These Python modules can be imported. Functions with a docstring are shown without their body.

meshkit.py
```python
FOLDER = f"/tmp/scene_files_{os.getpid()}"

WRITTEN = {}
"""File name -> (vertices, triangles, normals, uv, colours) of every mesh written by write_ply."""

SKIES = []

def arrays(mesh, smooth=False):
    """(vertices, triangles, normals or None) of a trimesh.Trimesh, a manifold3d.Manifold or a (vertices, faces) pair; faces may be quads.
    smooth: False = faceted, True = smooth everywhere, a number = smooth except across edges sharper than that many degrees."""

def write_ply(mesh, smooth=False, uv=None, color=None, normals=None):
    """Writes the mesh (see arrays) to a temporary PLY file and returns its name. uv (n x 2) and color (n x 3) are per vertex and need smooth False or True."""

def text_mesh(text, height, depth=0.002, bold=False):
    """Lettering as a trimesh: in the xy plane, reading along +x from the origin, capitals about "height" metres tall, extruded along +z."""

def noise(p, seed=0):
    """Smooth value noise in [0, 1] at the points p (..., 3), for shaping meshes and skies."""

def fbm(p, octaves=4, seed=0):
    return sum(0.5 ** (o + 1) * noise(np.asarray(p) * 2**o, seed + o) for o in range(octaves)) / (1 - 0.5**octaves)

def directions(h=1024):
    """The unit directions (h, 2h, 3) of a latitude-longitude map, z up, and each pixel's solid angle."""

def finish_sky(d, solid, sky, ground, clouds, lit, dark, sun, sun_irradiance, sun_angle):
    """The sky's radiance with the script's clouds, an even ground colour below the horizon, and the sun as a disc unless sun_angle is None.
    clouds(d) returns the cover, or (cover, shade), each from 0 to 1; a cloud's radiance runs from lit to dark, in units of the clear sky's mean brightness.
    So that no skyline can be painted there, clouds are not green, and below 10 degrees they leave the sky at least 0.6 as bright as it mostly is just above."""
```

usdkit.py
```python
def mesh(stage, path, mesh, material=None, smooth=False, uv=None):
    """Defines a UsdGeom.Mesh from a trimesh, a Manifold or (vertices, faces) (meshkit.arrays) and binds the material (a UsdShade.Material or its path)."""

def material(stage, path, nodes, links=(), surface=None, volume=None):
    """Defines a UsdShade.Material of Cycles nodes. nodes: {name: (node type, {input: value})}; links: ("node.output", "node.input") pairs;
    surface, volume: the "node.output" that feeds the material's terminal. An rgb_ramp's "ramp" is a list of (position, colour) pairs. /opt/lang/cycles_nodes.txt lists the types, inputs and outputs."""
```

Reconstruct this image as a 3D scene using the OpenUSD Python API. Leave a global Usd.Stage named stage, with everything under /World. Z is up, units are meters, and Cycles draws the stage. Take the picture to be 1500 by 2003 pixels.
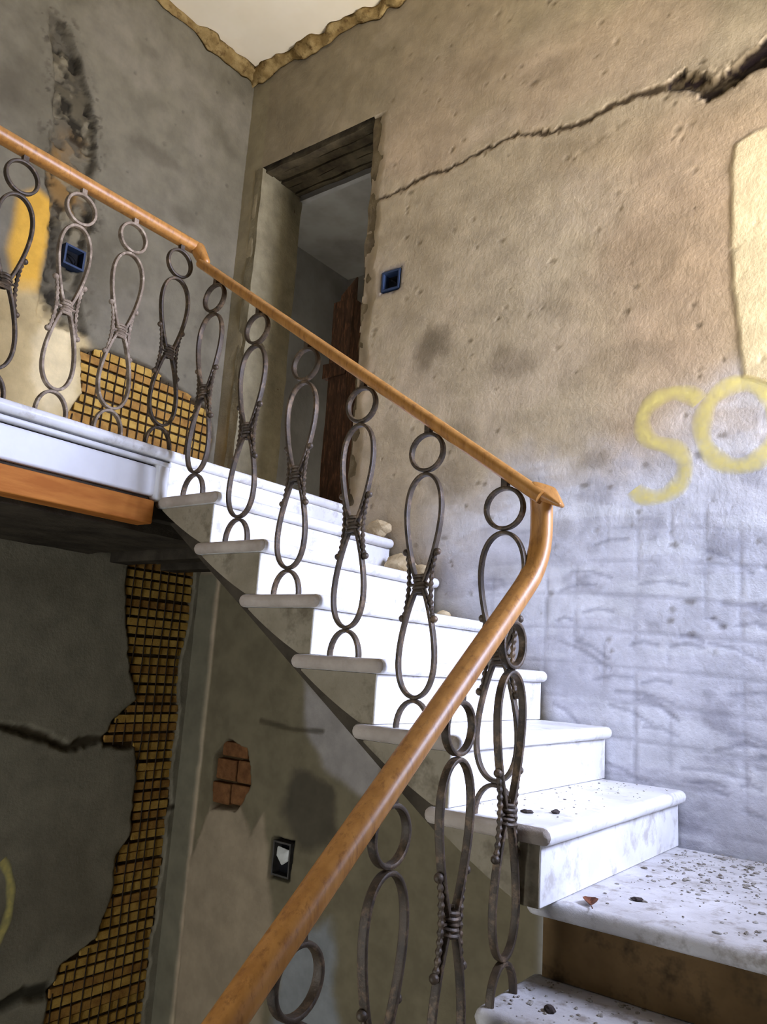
import math
import numpy as np, trimesh, manifold3d, usdkit, meshkit
from scipy.ndimage import gaussian_filter
from shapely.geometry import Polygon, LineString, Point
from shapely import contains_xy, distance as sdist, points as spoints
from pxr import Usd, UsdGeom, UsdLux, UsdShade, Sdf, Gf, Vt

stage = Usd.Stage.CreateInMemory()
UsdGeom.SetStageUpAxis(stage, UsdGeom.Tokens.z)
UsdGeom.SetStageMetersPerUnit(stage, 1.0)
stage.SetDefaultPrim(UsdGeom.Xform.Define(stage, '/World').GetPrim())
UsdGeom.Scope.Define(stage, '/World/Looks')
T = Sdf.ValueTypeNames

# ------------------------------------------------------------------ camera
EYE = np.array([0.8123, -1.1108, 0.5205])
YAW, PITCH, ROLL, FPX = 0.6545, 0.193, 0.0647, 1537.56
fw = np.array([-math.sin(YAW) * math.cos(PITCH), math.cos(YAW) * math.cos(PITCH), math.sin(PITCH)])
rt0 = np.array([math.cos(YAW), math.sin(YAW), 0.0])
up0 = np.cross(rt0, fw)
rt = rt0 * math.cos(ROLL) + up0 * math.sin(ROLL)
up = -rt0 * math.sin(ROLL) + up0 * math.cos(ROLL)
cam = UsdGeom.Camera.Define(stage, '/World/camera')
cam.AddTransformOp().Set(Gf.Matrix4d(*rt, 0, *up, 0, *(-fw), 0, *EYE, 1))
cam.CreateHorizontalApertureAttr(24.0)
cam.CreateVerticalApertureAttr(24.0 * 2003 / 1500)
cam.CreateFocalLengthAttr(24.0 * FPX / 1500)
cam.CreateClippingRangeAttr(Gf.Vec2f(0.02, 100))
cam.GetPrim().CreateAttribute('exposure', T.Float).Set(0.0)

# ------------------------------------------------------------------ daylight (through the stair window and two added unseen openings)
def rect_light(name, pos, aim, w, h, color, intensity):
    l = UsdLux.RectLight.Define(stage, '/World/' + name)
    p = np.array(pos, float); z = p - np.array(aim, float); z /= np.linalg.norm(z)
    x = np.cross([0, 0, 1], z); x /= np.linalg.norm(x); y = np.cross(z, x)
    l.AddTransformOp().Set(Gf.Matrix4d(*x, 0, *y, 0, *z, 0, *p, 1))
    l.CreateWidthAttr(w); l.CreateHeightAttr(h)
    l.CreateColorAttr(Gf.Vec3f(*color)); l.CreateIntensityAttr(intensity)
    return l
XR = 1.30                                   # inner face of the right wall, with the stair window
rect_light('skylight', (2.9, 1.45, 2.1), (0.0, 1.30, 0.75), 1.5, 1.5, (0.59, 0.67, 1.0), 74)
rect_light('ground_bounce', (3.3, 1.25, -0.1), (0.0, 1.05, 2.3), 3.0, 2.0, (1.0, 0.92, 0.78), 52)
rect_light('added_entrance_fill', (-0.9, -3.7, -0.5), (-0.9, 0.0, 0.1), 1.6, 2.6, (1.0, 0.95, 0.84), 3.8)  # unseen light added to lift the dark below the landing
rect_light('added_room_fill', (-4.3, 2.25, 2.9), (-2.6, 2.5, 1.5), .9, 1.2, (0.95, 0.96, 1.0), 380)  # unseen light added to brighten the room behind the doorway
dome = UsdLux.DomeLight.Define(stage, '/World/sky')
dome.CreateColorAttr(Gf.Vec3f(0.75, 0.85, 1.0)); dome.CreateIntensityAttr(1.2)

# ------------------------------------------------------------------ helpers
used = {}
def path_for(name, parent=None):
    base = (parent.GetPath().pathString if parent else '/World') + '/'
    n = used.get(base + name, -1) + 1
    used[base + name] = n
    return base + name + ('_%03d' % n if n else '')
def tag(prim, label=None, cat=None, group=None, kind=None):
    for k, v in (('label', label), ('category', cat), ('group', group), ('kind', kind)):
        if v: prim.SetCustomDataByKey(k, v)
    return prim
def obj(name, mesh, mat, parent=None, smooth=30):
    return usdkit.mesh(stage, path_for(name, parent), mesh, mat, smooth=smooth).GetPrim()
def thing(name, label, cat, loc=(0, 0, 0), rotz=0, group=None, kind=None):
    x = UsdGeom.Xform.Define(stage, path_for(name))
    x.AddTranslateOp().Set(Gf.Vec3d(*map(float, loc))); x.AddRotateZOp().Set(float(rotz))
    return tag(x.GetPrim(), label, cat, group, kind)
def lin(r, g, b):
    c = np.array([r, g, b]) / 255.0
    return np.where(c < .04045, c / 12.92, ((c + .055) / 1.055) ** 2.4)
def box(x0, x1, y0, y1, z0, z1):
    b = trimesh.creation.box((x1 - x0, y1 - y0, z1 - z0)); b.apply_translation(((x0 + x1) / 2, (y0 + y1) / 2, (z0 + z1) / 2)); return b
cat = trimesh.util.concatenate
def rbox(x0, x1, y0, y1, z0, z1, r, seg=12):
    """A box with rounded edges: hull of eight spheres."""
    s = [manifold3d.Manifold.sphere(r, seg).translate((x, y, z)) for x in (x0 + r, x1 - r) for y in (y0 + r, y1 - r) for z in (z0 + r, z1 - r)]
    return manifold3d.Manifold.batch_hull(s)
def prism_xz(poly, y0, y1):
    m = trimesh.creation.extrude_polygon(Polygon(poly), y1 - y0)      # x, z, depth
    v = m.vertices.copy(); m.vertices = np.c_[v[:, 0], y1 - v[:, 2], v[:, 1]]; m.fix_normals(); return m
def prism_yz(poly, x0, x1):
    m = trimesh.creation.extrude_polygon(Polygon(poly), x1 - x0)      # y, z, depth
    v = m.vertices.copy(); m.vertices = np.c_[x0 + v[:, 2], v[:, 0], v[:, 1]]; m.fix_normals(); return m
def sweep(path, sect, side=None, closed=False, scale=None):
    """Sweep the closed section (n x 2: side, out) along path. side: fixed side vector, or None for parallel transport."""
    P = np.asarray(path, float); n = len(P); sect = np.asarray(sect, float); m = len(sect)
    if closed: t = np.roll(P, -1, 0) - np.roll(P, 1, 0)
    else: t = np.gradient(P, axis=0)
    t /= np.linalg.norm(t, axis=1)[:, None]
    V = []
    s = None
    for i in range(n):
        if side is not None: a = np.array(side, float)
        else: a = s if s is not None else np.cross(t[i], [0.31, 0.17, 0.93])
        a = a - t[i] * (a @ t[i]); a /= np.linalg.norm(a); s = a
        b = np.cross(t[i], a)
        k = 1.0 if scale is None else scale[i]
        V.append(P[i] + (sect[:, :1] * a + sect[:, 1:] * b) * k)
    V = np.vstack(V); F = []
    for i in range(n if closed else n - 1):
        j = (i + 1) % n
        for q in range(m):
            q2 = (q + 1) % m
            F += [[i * m + q, i * m + q2, j * m + q2], [i * m + q, j * m + q2, j * m + q]]
    if not closed:
        c0, c1 = len(V), len(V) + 1; V = np.vstack([V, P[0], P[-1]])
        for q in range(m):
            F += [[c0, (q + 1) % m, q], [c1, (n - 1) * m + q, (n - 1) * m + (q + 1) % m]]
    mm = trimesh.Trimesh(V, F, process=False); mm.fix_normals(); return mm
def rrect(w, h, r, k=3):
    pts = []
    for cx, cy, a0 in ((w / 2 - r, h / 2 - r, 0), (-w / 2 + r, h / 2 - r, 90), (-w / 2 + r, -h / 2 + r, 180), (w / 2 - r, -h / 2 + r, 270)):
        for i in range(k + 1):
            a = math.radians(a0 + 90 * i / k); pts.append((cx + r * math.cos(a), cy + r * math.sin(a)))
    return np.array(pts)
def circle(r, k=8): return np.array([(r * math.cos(2 * math.pi * i / k), r * math.sin(2 * math.pi * i / k)) for i in range(k)])
def ss(a, b, x): t = np.clip((x - a) / (b - a), 0, 1); return t * t * (3 - 2 * t)

def mat(name, base, rough=.8, var=None, scale=6.0, bump=0.0, bscale=60.0, spec=.3, detail=6, metallic=0.0, tint=False, var2=None, scale2=25.0, stretch=None, coat=0.0, bdist=.01):
    """Procedural material: base mixed with var (and var2) by noise in object space, fine bump; tint: base comes from the mesh's own painted colours."""
    n = {'p': ('principled_bsdf', {'roughness': rough, 'specular_ior_level': spec, 'metallic': metallic, 'coat_weight': coat, 'coat_roughness': .42}), 'tc': ('texture_coordinate', {})}
    L = []
    vec = 'tc.object'
    if stretch:
        n['map'] = ('mapping', {'scale': stretch}); L.append(('tc.object', 'map.vector')); vec = 'map.vector'
    n['n1'] = ('noise_texture', {'scale': scale, 'detail': detail, 'roughness': .6}); L.append((vec, 'n1.vector'))
    n['r1'] = ('map_range', {'from_min': .35, 'from_max': .65, 'clamp': True}); L.append(('n1.fac', 'r1.value'))
    if tint:
        n['at'] = ('attribute', {'attribute': 'tint'})
        n['r1'][1].update({'to_min': .86, 'to_max': 1.12})
        n['m1'] = ('mix', {'mix_type': 'multiply', 'fac': 1.0}); n['cc'] = ('combine_color', {})
        L += [('r1.result', 'cc.r'), ('r1.result', 'cc.g'), ('r1.result', 'cc.b'), ('at.color', 'm1.color1'), ('cc.color', 'm1.color2')]
    else:
        n['m1'] = ('mix', {'color1': tuple(base), 'color2': tuple(var if var is not None else np.array(base) * .8)}); L.append(('r1.result', 'm1.fac'))
    out = 'm1.color'
    if var2 is not None:
        n['n2'] = ('noise_texture', {'scale': scale2, 'detail': 4, 'roughness': .7}); n['r2'] = ('map_range', {'from_min': .52, 'from_max': .68, 'clamp': True})
        n['m2'] = ('mix', {'color2': tuple(var2)})
        L += [(vec, 'n2.vector'), ('n2.fac', 'r2.value'), (out, 'm2.color1'), ('r2.result', 'm2.fac')]; out = 'm2.color'
    L.append((out, 'p.base_color'))
    if bump:
        n['nb'] = ('noise_texture', {'scale': bscale, 'detail': 5, 'roughness': .65}); n['b'] = ('bump', {'strength': bump, 'distance': bdist})
        L += [(vec, 'nb.vector'), ('nb.fac', 'b.height'), ('b.normal', 'p.normal')]
    return usdkit.material(stage, '/World/Looks/' + name, n, L, surface='p.BSDF')

M = {}
M['plaster'] = mat('plaster', (1, 1, 1), .92, tint=True, scale=9, bump=.32, bscale=55, spec=.12)
M['ceiling'] = mat('ceiling_paint', lin(242, 232, 210), .9, lin(234, 222, 196), 2, .1, 40, spec=.1)
M['cornice'] = mat('broken_plaster', lin(168, 144, 96), .95, lin(130, 106, 64), 14, .8, 60, spec=.1, var2=lin(98, 74, 42))
M['marble'] = mat('worn_marble', lin(232, 230, 228), .42, lin(212, 209, 205), 5, .08, 50, spec=.4, var2=lin(190, 184, 176), scale2=14)
M['step'] = mat('step_stone', lin(146, 136, 116), .8, lin(124, 114, 94), 6, .25, 60, spec=.2, var2=lin(104, 94, 76), scale2=10)  # darker than the riser plates: shade of the step sides in the colour
M['dirty'] = mat('dirty_riser', lin(122, 98, 66), .9, lin(92, 72, 46), 5, .3, 50, spec=.1, var2=lin(74, 60, 42), scale2=11)
M['fascia'] = mat('grey_marble', lin(224, 222, 220), .5, lin(210, 208, 206), 3, .08, 40, spec=.35)
M['rail'] = mat('varnished_wood', lin(180, 126, 62), .4, lin(158, 106, 46), 3, .06, 30, spec=.45, var2=lin(138, 90, 40), scale2=5, stretch=(14, 14, 2.5), coat=.15)
M['iron'] = mat('wrought_iron', lin(80, 66, 50), .5, lin(54, 44, 33), 30, .2, 120, spec=.45, var2=lin(118, 96, 72), scale2=28, metallic=.15)
M['iron_lit'] = mat('lit_iron', lin(150, 132, 112), .65, lin(104, 88, 70), 26, .3, 120, spec=.35, var2=lin(178, 160, 138), scale2=30)  # paler iron: light falling on two landing balusters, put in the colour
M['lath'] = mat('lath_wood', lin(196, 158, 80), .85, lin(168, 128, 58), 18, .4, 90, spec=.15, stretch=(1, 1, 1))
M['lath2'] = mat('lath_wood_dark', lin(176, 132, 66), .85, lin(140, 100, 50), 18, .4, 90, spec=.15)
M['wire'] = mat('rusty_wire', lin(46, 38, 28), .8, lin(62, 46, 30), 40, spec=.2)
M['beam'] = mat('orange_timber', lin(192, 122, 56), .7, lin(164, 96, 40), 3, .1, 40, spec=.12, stretch=(9, 1.2, 9))
M['darkwood'] = mat('old_dark_wood', lin(88, 64, 48), .8, lin(58, 42, 30), 4, .3, 60, spec=.2, stretch=(12, 12, 2), var2=lin(122, 84, 62), scale2=6)
M['soffit'] = mat('dark_soffit', lin(78, 70, 58), .95, lin(52, 46, 38), 6, .4, 50, spec=.1)  # dark brown for the undersides of landings and stairs
M['masonry'] = mat('masonry', lin(120, 106, 80), .95, lin(84, 72, 54), 9, .8, 40, spec=.1)
M['dusty'] = mat('dusty_marble', lin(206, 203, 202), .7, lin(182, 178, 176), 7, .2, 70, spec=.25, var2=lin(152, 144, 136), scale2=16)
M['end'] = mat('shaded_end', lin(178, 166, 154), .8, lin(156, 144, 132), 9, .3, 80, spec=.15)  # greyer than the marble: shade of the tread ends in the colour
M['lintel'] = mat('dark_lintel', lin(96, 86, 66), .95, lin(60, 52, 40), 9, .8, 40, spec=.1)  # dark olive grey, rough
M['brick'] = mat('old_brick', lin(136, 94, 58), .9, lin(104, 68, 42), 20, .6, 70, spec=.1)
M['bluebox'] = mat('blue_plastic', lin(50, 66, 96), .6, lin(38, 52, 78), 20, spec=.4)
M['black'] = mat('dark_inside', lin(24, 24, 28), .8, lin(16, 16, 18), 20, spec=.2)
M['grey'] = mat('grey_plastic', lin(84, 80, 74), .6, lin(66, 62, 58), 20, spec=.3)
M['white'] = mat('white_ceramic', lin(222, 220, 212), .4, lin(200, 198, 190), 20, spec=.5)
M['crumb'] = mat('plaster_crumbs', lin(176, 172, 164), .95, lin(108, 98, 84), 30, spec=.1)
M['chip'] = mat('dark_chip', lin(78, 70, 66), .9, lin(54, 46, 44), 40, spec=.1)
M['leaf'] = mat('dry_leaf', lin(122, 72, 46), .8, lin(86, 50, 34), 40, spec=.2)
M['rubble'] = mat('tan_plaster', lin(206, 186, 148), .95, lin(172, 150, 112), 20, .5, 60, spec=.1)
M['floor'] = mat('floor_dust', lin(128, 120, 104), .9, lin(96, 88, 74), 3, .2, 30, spec=.15)
M['roomwall'] = mat('room_plaster', lin(150, 148, 142), .95, lin(126, 122, 116), 2.5, .3, 30, spec=.1)

# ------------------------------------------------------------------ measures of the stair
R, G, N7 = 0.18, 0.2528, -1.55            # rise, going, nose of the upper landing
Y0, YW, XL, ZC = 0.6417, 1.7106, -2.5808, 4.06
nose = lambda k: -(k - 1) * G
ZL = 7 * R                                 # upper landing
RB, GB = 0.183, 0.235                      # lower flight
YN, XS = 0.754, -0.114                     # quarter landing nose, its well side

def seg_dist(U, V, pts):
    """Distance of every grid node to a polyline."""
    d = np.full(U.shape, 9.0)
    for (a, b), (c, e) in zip(pts[:-1], pts[1:]):
        dx, dy = c - a, e - b; q = np.clip(((U - a) * dx + (V - b) * dy) / (dx * dx + dy * dy + 1e-12), 0, 1)
        d = np.minimum(d, np.hypot(U - a - q * dx, V - b - q * dy))
    return d
def poly_sd(U, V, pts):
    """Signed distance to a polygon, negative inside."""
    pg = Polygon(pts); P = spoints(U.ravel(), V.ravel())
    d = sdist(P, pg.exterior).reshape(U.shape)
    return np.where(contains_xy(pg, U.ravel(), V.ravel()).reshape(U.shape), -d, d)
def nz(U, V, s, seed=0, o=3): return meshkit.fbm(np.stack([U * s, V * s, np.full_like(U, .37)], -1), o, seed)
def blend(c, col, w): return c * (1 - w[..., None]) + np.asarray(col) * w[..., None]
def relief(name, us, vs, H, C, hole, to_world, flip, parent=None, label=None):
    """Dense plaster sheet: H height off the wall, C colour, hole mask of faces left out."""
    nu, nv = len(us), len(vs)
    U, V = np.meshgrid(us, vs, indexing='ij')
    P = to_world(U, V, H).reshape(-1, 3)
    idx = np.arange(nu * nv).reshape(nu, nv)
    a, b, c, d = idx[:-1, :-1], idx[1:, :-1], idx[1:, 1:], idx[:-1, 1:]
    keep = ~(hole[:-1, :-1] | hole[1:, :-1] | hole[1:, 1:] | hole[:-1, 1:])
    q = np.stack([a, b, c, d], -1)[keep]
    if flip: q = q[:, ::-1]
    f = np.vstack([q[:, [0, 1, 2]], q[:, [0, 2, 3]]])
    n = np.zeros_like(P); fn = np.cross(P[f[:, 1]] - P[f[:, 0]], P[f[:, 2]] - P[f[:, 0]])
    for k in range(3): np.add.at(n, f[:, k], fn)
    n /= np.maximum(np.linalg.norm(n, axis=1, keepdims=True), 1e-12)
    m = UsdGeom.Mesh.Define(stage, path_for(name, parent))
    m.CreatePointsAttr(Vt.Vec3fArray.FromNumpy(P.astype(np.float32)))
    m.CreateFaceVertexCountsAttr(Vt.IntArray.FromNumpy(np.full(len(f), 3, np.int32)))
    m.CreateFaceVertexIndicesAttr(Vt.IntArray.FromNumpy(f.astype(np.int32).ravel()))
    m.CreateSubdivisionSchemeAttr('none')
    m.CreateNormalsAttr(Vt.Vec3fArray.FromNumpy(n.astype(np.float32))); m.SetNormalsInterpolation('vertex')
    UsdGeom.PrimvarsAPI(m).CreatePrimvar('tint', T.Color3fArray, 'vertex').Set(Vt.Vec3fArray.FromNumpy(np.clip(C, .01, .95).reshape(-1, 3).astype(np.float32)))
    UsdShade.MaterialBindingAPI.Apply(m.GetPrim()).Bind(M['plaster'])
    return m.GetPrim()

# ------------------------------------------------------------------ wall_back: the wall with the door, the crack and the writing
BX = np.concatenate([np.arange(XL, .50, .0085), np.linspace(.5, XR, 20)])
BZ = np.concatenate([np.linspace(-2.6, -1.0, 30)[:-1], np.arange(-1.0, ZC + .02, .0085)])
U, V = np.meshgrid(BX, BZ, indexing='ij')
n1, n2, n3 = nz(U, V, 2.2, 1, 4), nz(U, V, 9, 2, 4), nz(U, V, 40, 3, 3)
nst = meshkit.fbm(np.stack([U * 3 + V * 1.2, V * 14, np.zeros_like(U)], -1), 4, 5)       # trowel streaks, nearly level
H = (n1 - .5) * .010 + (n2 - .5) * .0045 + (n3 - .5) * .0012 + (nst - .5) * .0022
beige, lime, dark = lin(182, 165, 136), lin(206, 205, 210), lin(116, 102, 80)
olive = lin(140, 130, 108)
C = np.broadcast_to(beige, U.shape + (3,)).copy()
C = blend(C, lin(164, 147, 118), ss(.5, .66, n1) * .7)
C = blend(C, lin(192, 174, 148), ss(.52, .64, nz(U, V, 3.3, 8, 4)) * .6)
C = blend(C, lin(196, 168, 142), ss(.5, .62, nz(U, V, 1.6, 23, 3)) * .35)
C = blend(C, olive, ss(2.85, 3.6, V + (n1 - .5) * .8 - .25 * ss(-1.2, -.2, U)) * .55)
C = blend(C, olive, ss(-1.5, -2.3, U) * ss(1.2, 2.2, V) * .5)
C = blend(C, lin(166, 138, 102), ss(-.75, .1, U + (n1 - .5) * .6) * ss(1.5, 1.8, V) * ss(3.0, 2.6, V) * .6)
w_low = ss(1.45, .95, V + (n1 - .5) * .9 - .22 * ss(-.7, .2, U)) * ss(-1.25, -.75, U)
C = blend(C, lime, w_low)
C = blend(C, lin(166, 164, 170), w_low * ss(.5, .66, n2) * .8)
C = blend(C, lin(224, 224, 226), w_low * ss(.52, .6, nst) * .6)
# under the flight
w_un = ss(.9, .5, V - (-.71 * (U + .3)) * 1.0 + .2) * ss(-.35, -.6, U)
# stains with a shape of their own
for (sx, sz, rx, rz, st) in ((-1.13, 1.98, .12, .14, .75), (-.72, 1.84, .17, .10, .5), (-.95, 1.52, .1, .12, .4), (-.52, 2.02, .08, .06, .35), (-.9, 3.35, .16, .08, .35), (-.6, 3.2, .2, .07, .3), (-1.0, 1.33, .13, .1, .45), (-.5, 1.1, .1, .06, .3), (-.62, 1.28, .08, .06, .3), (-.75, .92, .14, .08, .3), (-.33, 1.36, .07, .05, .3), (-.2, 1.75, .2, .08, .3), (-.1, 2.2, .25, .2, .25)):
    dd = np.hypot((U - sx) / rx, (V - sz) / rz) + (n2 - .5) * 1.6
    C = blend(C, dark, ss(1.1, .3, dd) * st)
# specks and dents
rng = np.random.default_rng(4)
for _ in range(190):
    sx, sz = rng.uniform(-1.5, .45), rng.uniform(.6, 3.9); r = rng.uniform(.005, .013)
    i0, i1 = np.searchsorted(BX, [sx - .06, sx + .06]); j0, j1 = np.searchsorted(BZ, [sz - .06, sz + .06]); s = np.s_[i0:i1, j0:j1]
    dd = np.hypot((U[s] - sx) * rng.uniform(.5, 1), V[s] - sz) / r + (n3[s] - .5)
    w = ss(1.3, .5, dd); H[s] -= w * .0025; C[s] = blend(C[s], dark * .8, w * rng.uniform(.2, .6))
# the scored grid and scratches low on the wall
gu, gv = U + (n1 - .5) * .05, V + (n1 - .5) * .05 + .02 * np.sin(U * 3)
mask = ss(1.12, 1.0, V + (n1 - .5) * .5) * ss(-.95, -.6, U)
lv = np.abs((gu / .118) % 1 - .5) * .118; lh = np.abs((gv / .125) % 1 - .5) * .125
line = np.maximum(ss(.011, .003, lv) * ss(.4, .55, nz(U, V, 5, 11)), ss(.011, .003, lh) * ss(.35, .5, nz(U, V, 5, 12))) * mask
H -= line * .0018; C = blend(C, lin(150, 148, 156), line * .38)
for _ in range(46):
    sx, sz = rng.uniform(-.6, .35), rng.uniform(.1, 1.05); a = rng.uniform(-.6, .15); L_ = rng.uniform(.06, .22)
    pl = [(sx, sz), (sx + L_ * .5 * math.cos(a), sz + L_ * .5 * math.sin(a) + .012), (sx + L_ * math.cos(a), sz + L_ * math.sin(a))]
    i0, i1 = np.searchsorted(BX, [sx - .03, sx + .26]); j0, j1 = np.searchsorted(BZ, [sz - .2, sz + .1]); s = np.s_[i0:i1, j0:j1]
    d = seg_dist(U[s], V[s], pl); H[s] -= ss(.012, .003, d) * .0016; C[s] = blend(C[s], lin(140, 138, 148), ss(.010, .003, d) * .5)
# the long crack with its hole
crack = [(-1.52, 2.875), (-1.35, 2.872), (-1.2, 2.89), (-1.03, 2.893), (-.9, 2.915), (-.76, 2.93), (-.6, 2.885), (-.45, 2.862), (-.3, 2.89), (-.17, 2.90), (0, 2.88), (.11, 2.81), (.2, 2.83), (.32, 2.87), (.6, 2.93)]
d = seg_dist(U + (n3 - .5) * .05, V + (n2 - .5) * .06 + (n3 - .5) * .045, crack)
wd = .006 + .010 * ss(-.9, 0, U)
w = ss(wd + .007, wd * .5, d); H -= w * .005; C = blend(C, lin(70, 57, 41), w * .97)
w = ss(.03, .012, d) * ss(.004, .012, d) * .5; C = blend(C, lin(150, 128, 96), w * .6)
d = seg_dist(U, V, [(-.02, 2.875), (.04, 2.85), (.12, 2.80), (.2, 2.82), (.28, 2.86), (.45, 2.93)]) + (n2 - .5) * .11 + (n3 - .5) * .06
w = ss(.046, .032, d); H -= w * .014; C = blend(C, lin(34, 24, 16), w * .98)
w = ss(.1, .04, d) * ss(.45, .6, n3); C = blend(C, lin(96, 82, 60), w * .8)
d = seg_dist(U, V, [(-.42, 2.72), (-.3, 2.76), (-.22, 2.79)]) + (n3 - .5) * .03
w = ss(.02, .004, d); H -= w * .001; C = blend(C, lin(116, 100, 72), w * .6 * ss(.45, .6, n3))
# pale raised patch at the right
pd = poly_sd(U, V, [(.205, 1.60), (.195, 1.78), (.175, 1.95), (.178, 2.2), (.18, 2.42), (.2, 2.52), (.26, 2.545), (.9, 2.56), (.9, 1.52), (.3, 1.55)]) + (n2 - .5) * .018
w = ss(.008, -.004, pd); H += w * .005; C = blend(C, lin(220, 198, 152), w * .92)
# repairs and rendering low down, under the flight
band = ss(-2.43, -2.45, U + (n2 - .5) * .02) * ss(.98, .93, V); H += band * .010; C = blend(C, lin(122, 116, 96), band)
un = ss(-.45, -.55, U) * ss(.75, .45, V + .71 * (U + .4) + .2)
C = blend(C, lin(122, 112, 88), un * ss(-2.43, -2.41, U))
pt = poly_sd(U, V, [(-2.42, -.5), (-2.3, -.22), (-2.12, -.2), (-2.02, -.3), (-1.95, -.2), (-1.82, -.72), (-1.9, -1.6), (-2.42, -1.6)]) + (n2 - .5) * .07
w = ss(.02, -.01, pt); H += w * .008; C = blend(C, lin(166, 148, 122), w * .85)
pt = poly_sd(U, V, [(-1.75, .42), (-1.5, .28), (-1.28, .1), (-1.3, -.06), (-1.6, .06), (-1.72, .2)]) + (n2 - .5) * .08
w = ss(.03, -.02, pt); C = blend(C, lin(172, 164, 158), w * .8)
pt = poly_sd(U, V, [(-1.78, .02), (-1.55, -.02), (-1.48, -.24), (-1.7, -.32), (-1.86, -.18)]) + (n2 - .5) * .1
w = ss(.03, -.03, pt); H -= w * .01; C = blend(C, lin(70, 64, 54), w * .75)
pt = poly_sd(U, V, [(-1.75, -.72), (-1.5, -.55), (-1.4, -1.1), (-1.8, -1.2)]) + (n2 - .5) * .1
w = ss(.03, -.03, pt); C = blend(C, lin(150, 156, 162), w * .6)
d = seg_dist(U, V, [(-2.02, .22), (-1.8, .2), (-1.62, .21)]) + (n2 - .5) * .02; C = blend(C, lin(70, 62, 46), ss(.018, .004, d) * .7)
# recesses: brick hole, socket box holes, blue box
brick_hole = poly_sd(U, V, [(-2.3, -.22), (-2.33, .02), (-2.24, .1), (-2.1, .08), (-2.06, -.08), (-2.14, -.2)]) + (n2 - .5) * .05
w = ss(.012, -.006, brick_hole); H -= w * .045; C = blend(C, lin(84, 66, 44), w)
sock = np.maximum(np.abs(U + 1.812) - .062, np.abs(V + .375) - .085) + (n2 - .5) * .03
w = ss(.008, -.004, sock); H -= w * .06; C = blend(C, lin(40, 36, 32), w)
boxb = np.maximum(np.abs(U + 1.40) - .056, np.abs(V - 2.385) - .054)
w = ss(.004, -.004, boxb); H -= w * .055
w = ss(.03, .0, boxb + (n2 - .5) * .03); C = blend(C, lin(120, 112, 112), w * .6)
# door opening, ragged at the right
DX0, DX1, DZ1 = -2.42, -1.585, 3.375
er = (n2 - .5) * .05 + (n3 - .5) * .02
hole = (U > DX0 + er * .4) & (U < DX1 + er) & (V > ZL - .02) & (V < DZ1 + er * .5)
edge = np.minimum(np.abs(U - DX1), 1) + np.where((V > ZL) & (V < DZ1), 0, 1)
w = ss(.085, .02, edge + (n2 - .5) * .09); H -= w * .012; C = blend(C, lin(150, 134, 110), w * .7)
C = blend(C, lin(156, 146, 118), ss(DX0, DX0 - .02, U) * ss(ZL - .1, ZL, V) * .8)
C = blend(C, lin(110, 106, 84), ss(-.15, .35, U) * ss(2.95, 3.4, V + (n1 - .5) * .6) * .7)  # olive darkening at the upper right: light falloff painted in
edge = np.abs(U - DX0) + np.where((V > ZL) & (V < DZ1), 0, 1)
C = blend(C, lin(168, 154, 122), ss(.13, .03, edge + (n2 - .5) * .08) * .7)
H -= ss(.03, .0, edge + (n2 - .5) * .04) * .01
from scipy.interpolate import RegularGridInterpolator
height_back = RegularGridInterpolator((BX, BZ), H, bounds_error=False, fill_value=0)
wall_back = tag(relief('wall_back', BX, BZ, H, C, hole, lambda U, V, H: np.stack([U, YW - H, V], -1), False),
    'tall rough beige plaster wall beside the stairs with the long crack and the doorway', 'wall', kind='structure')
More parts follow.
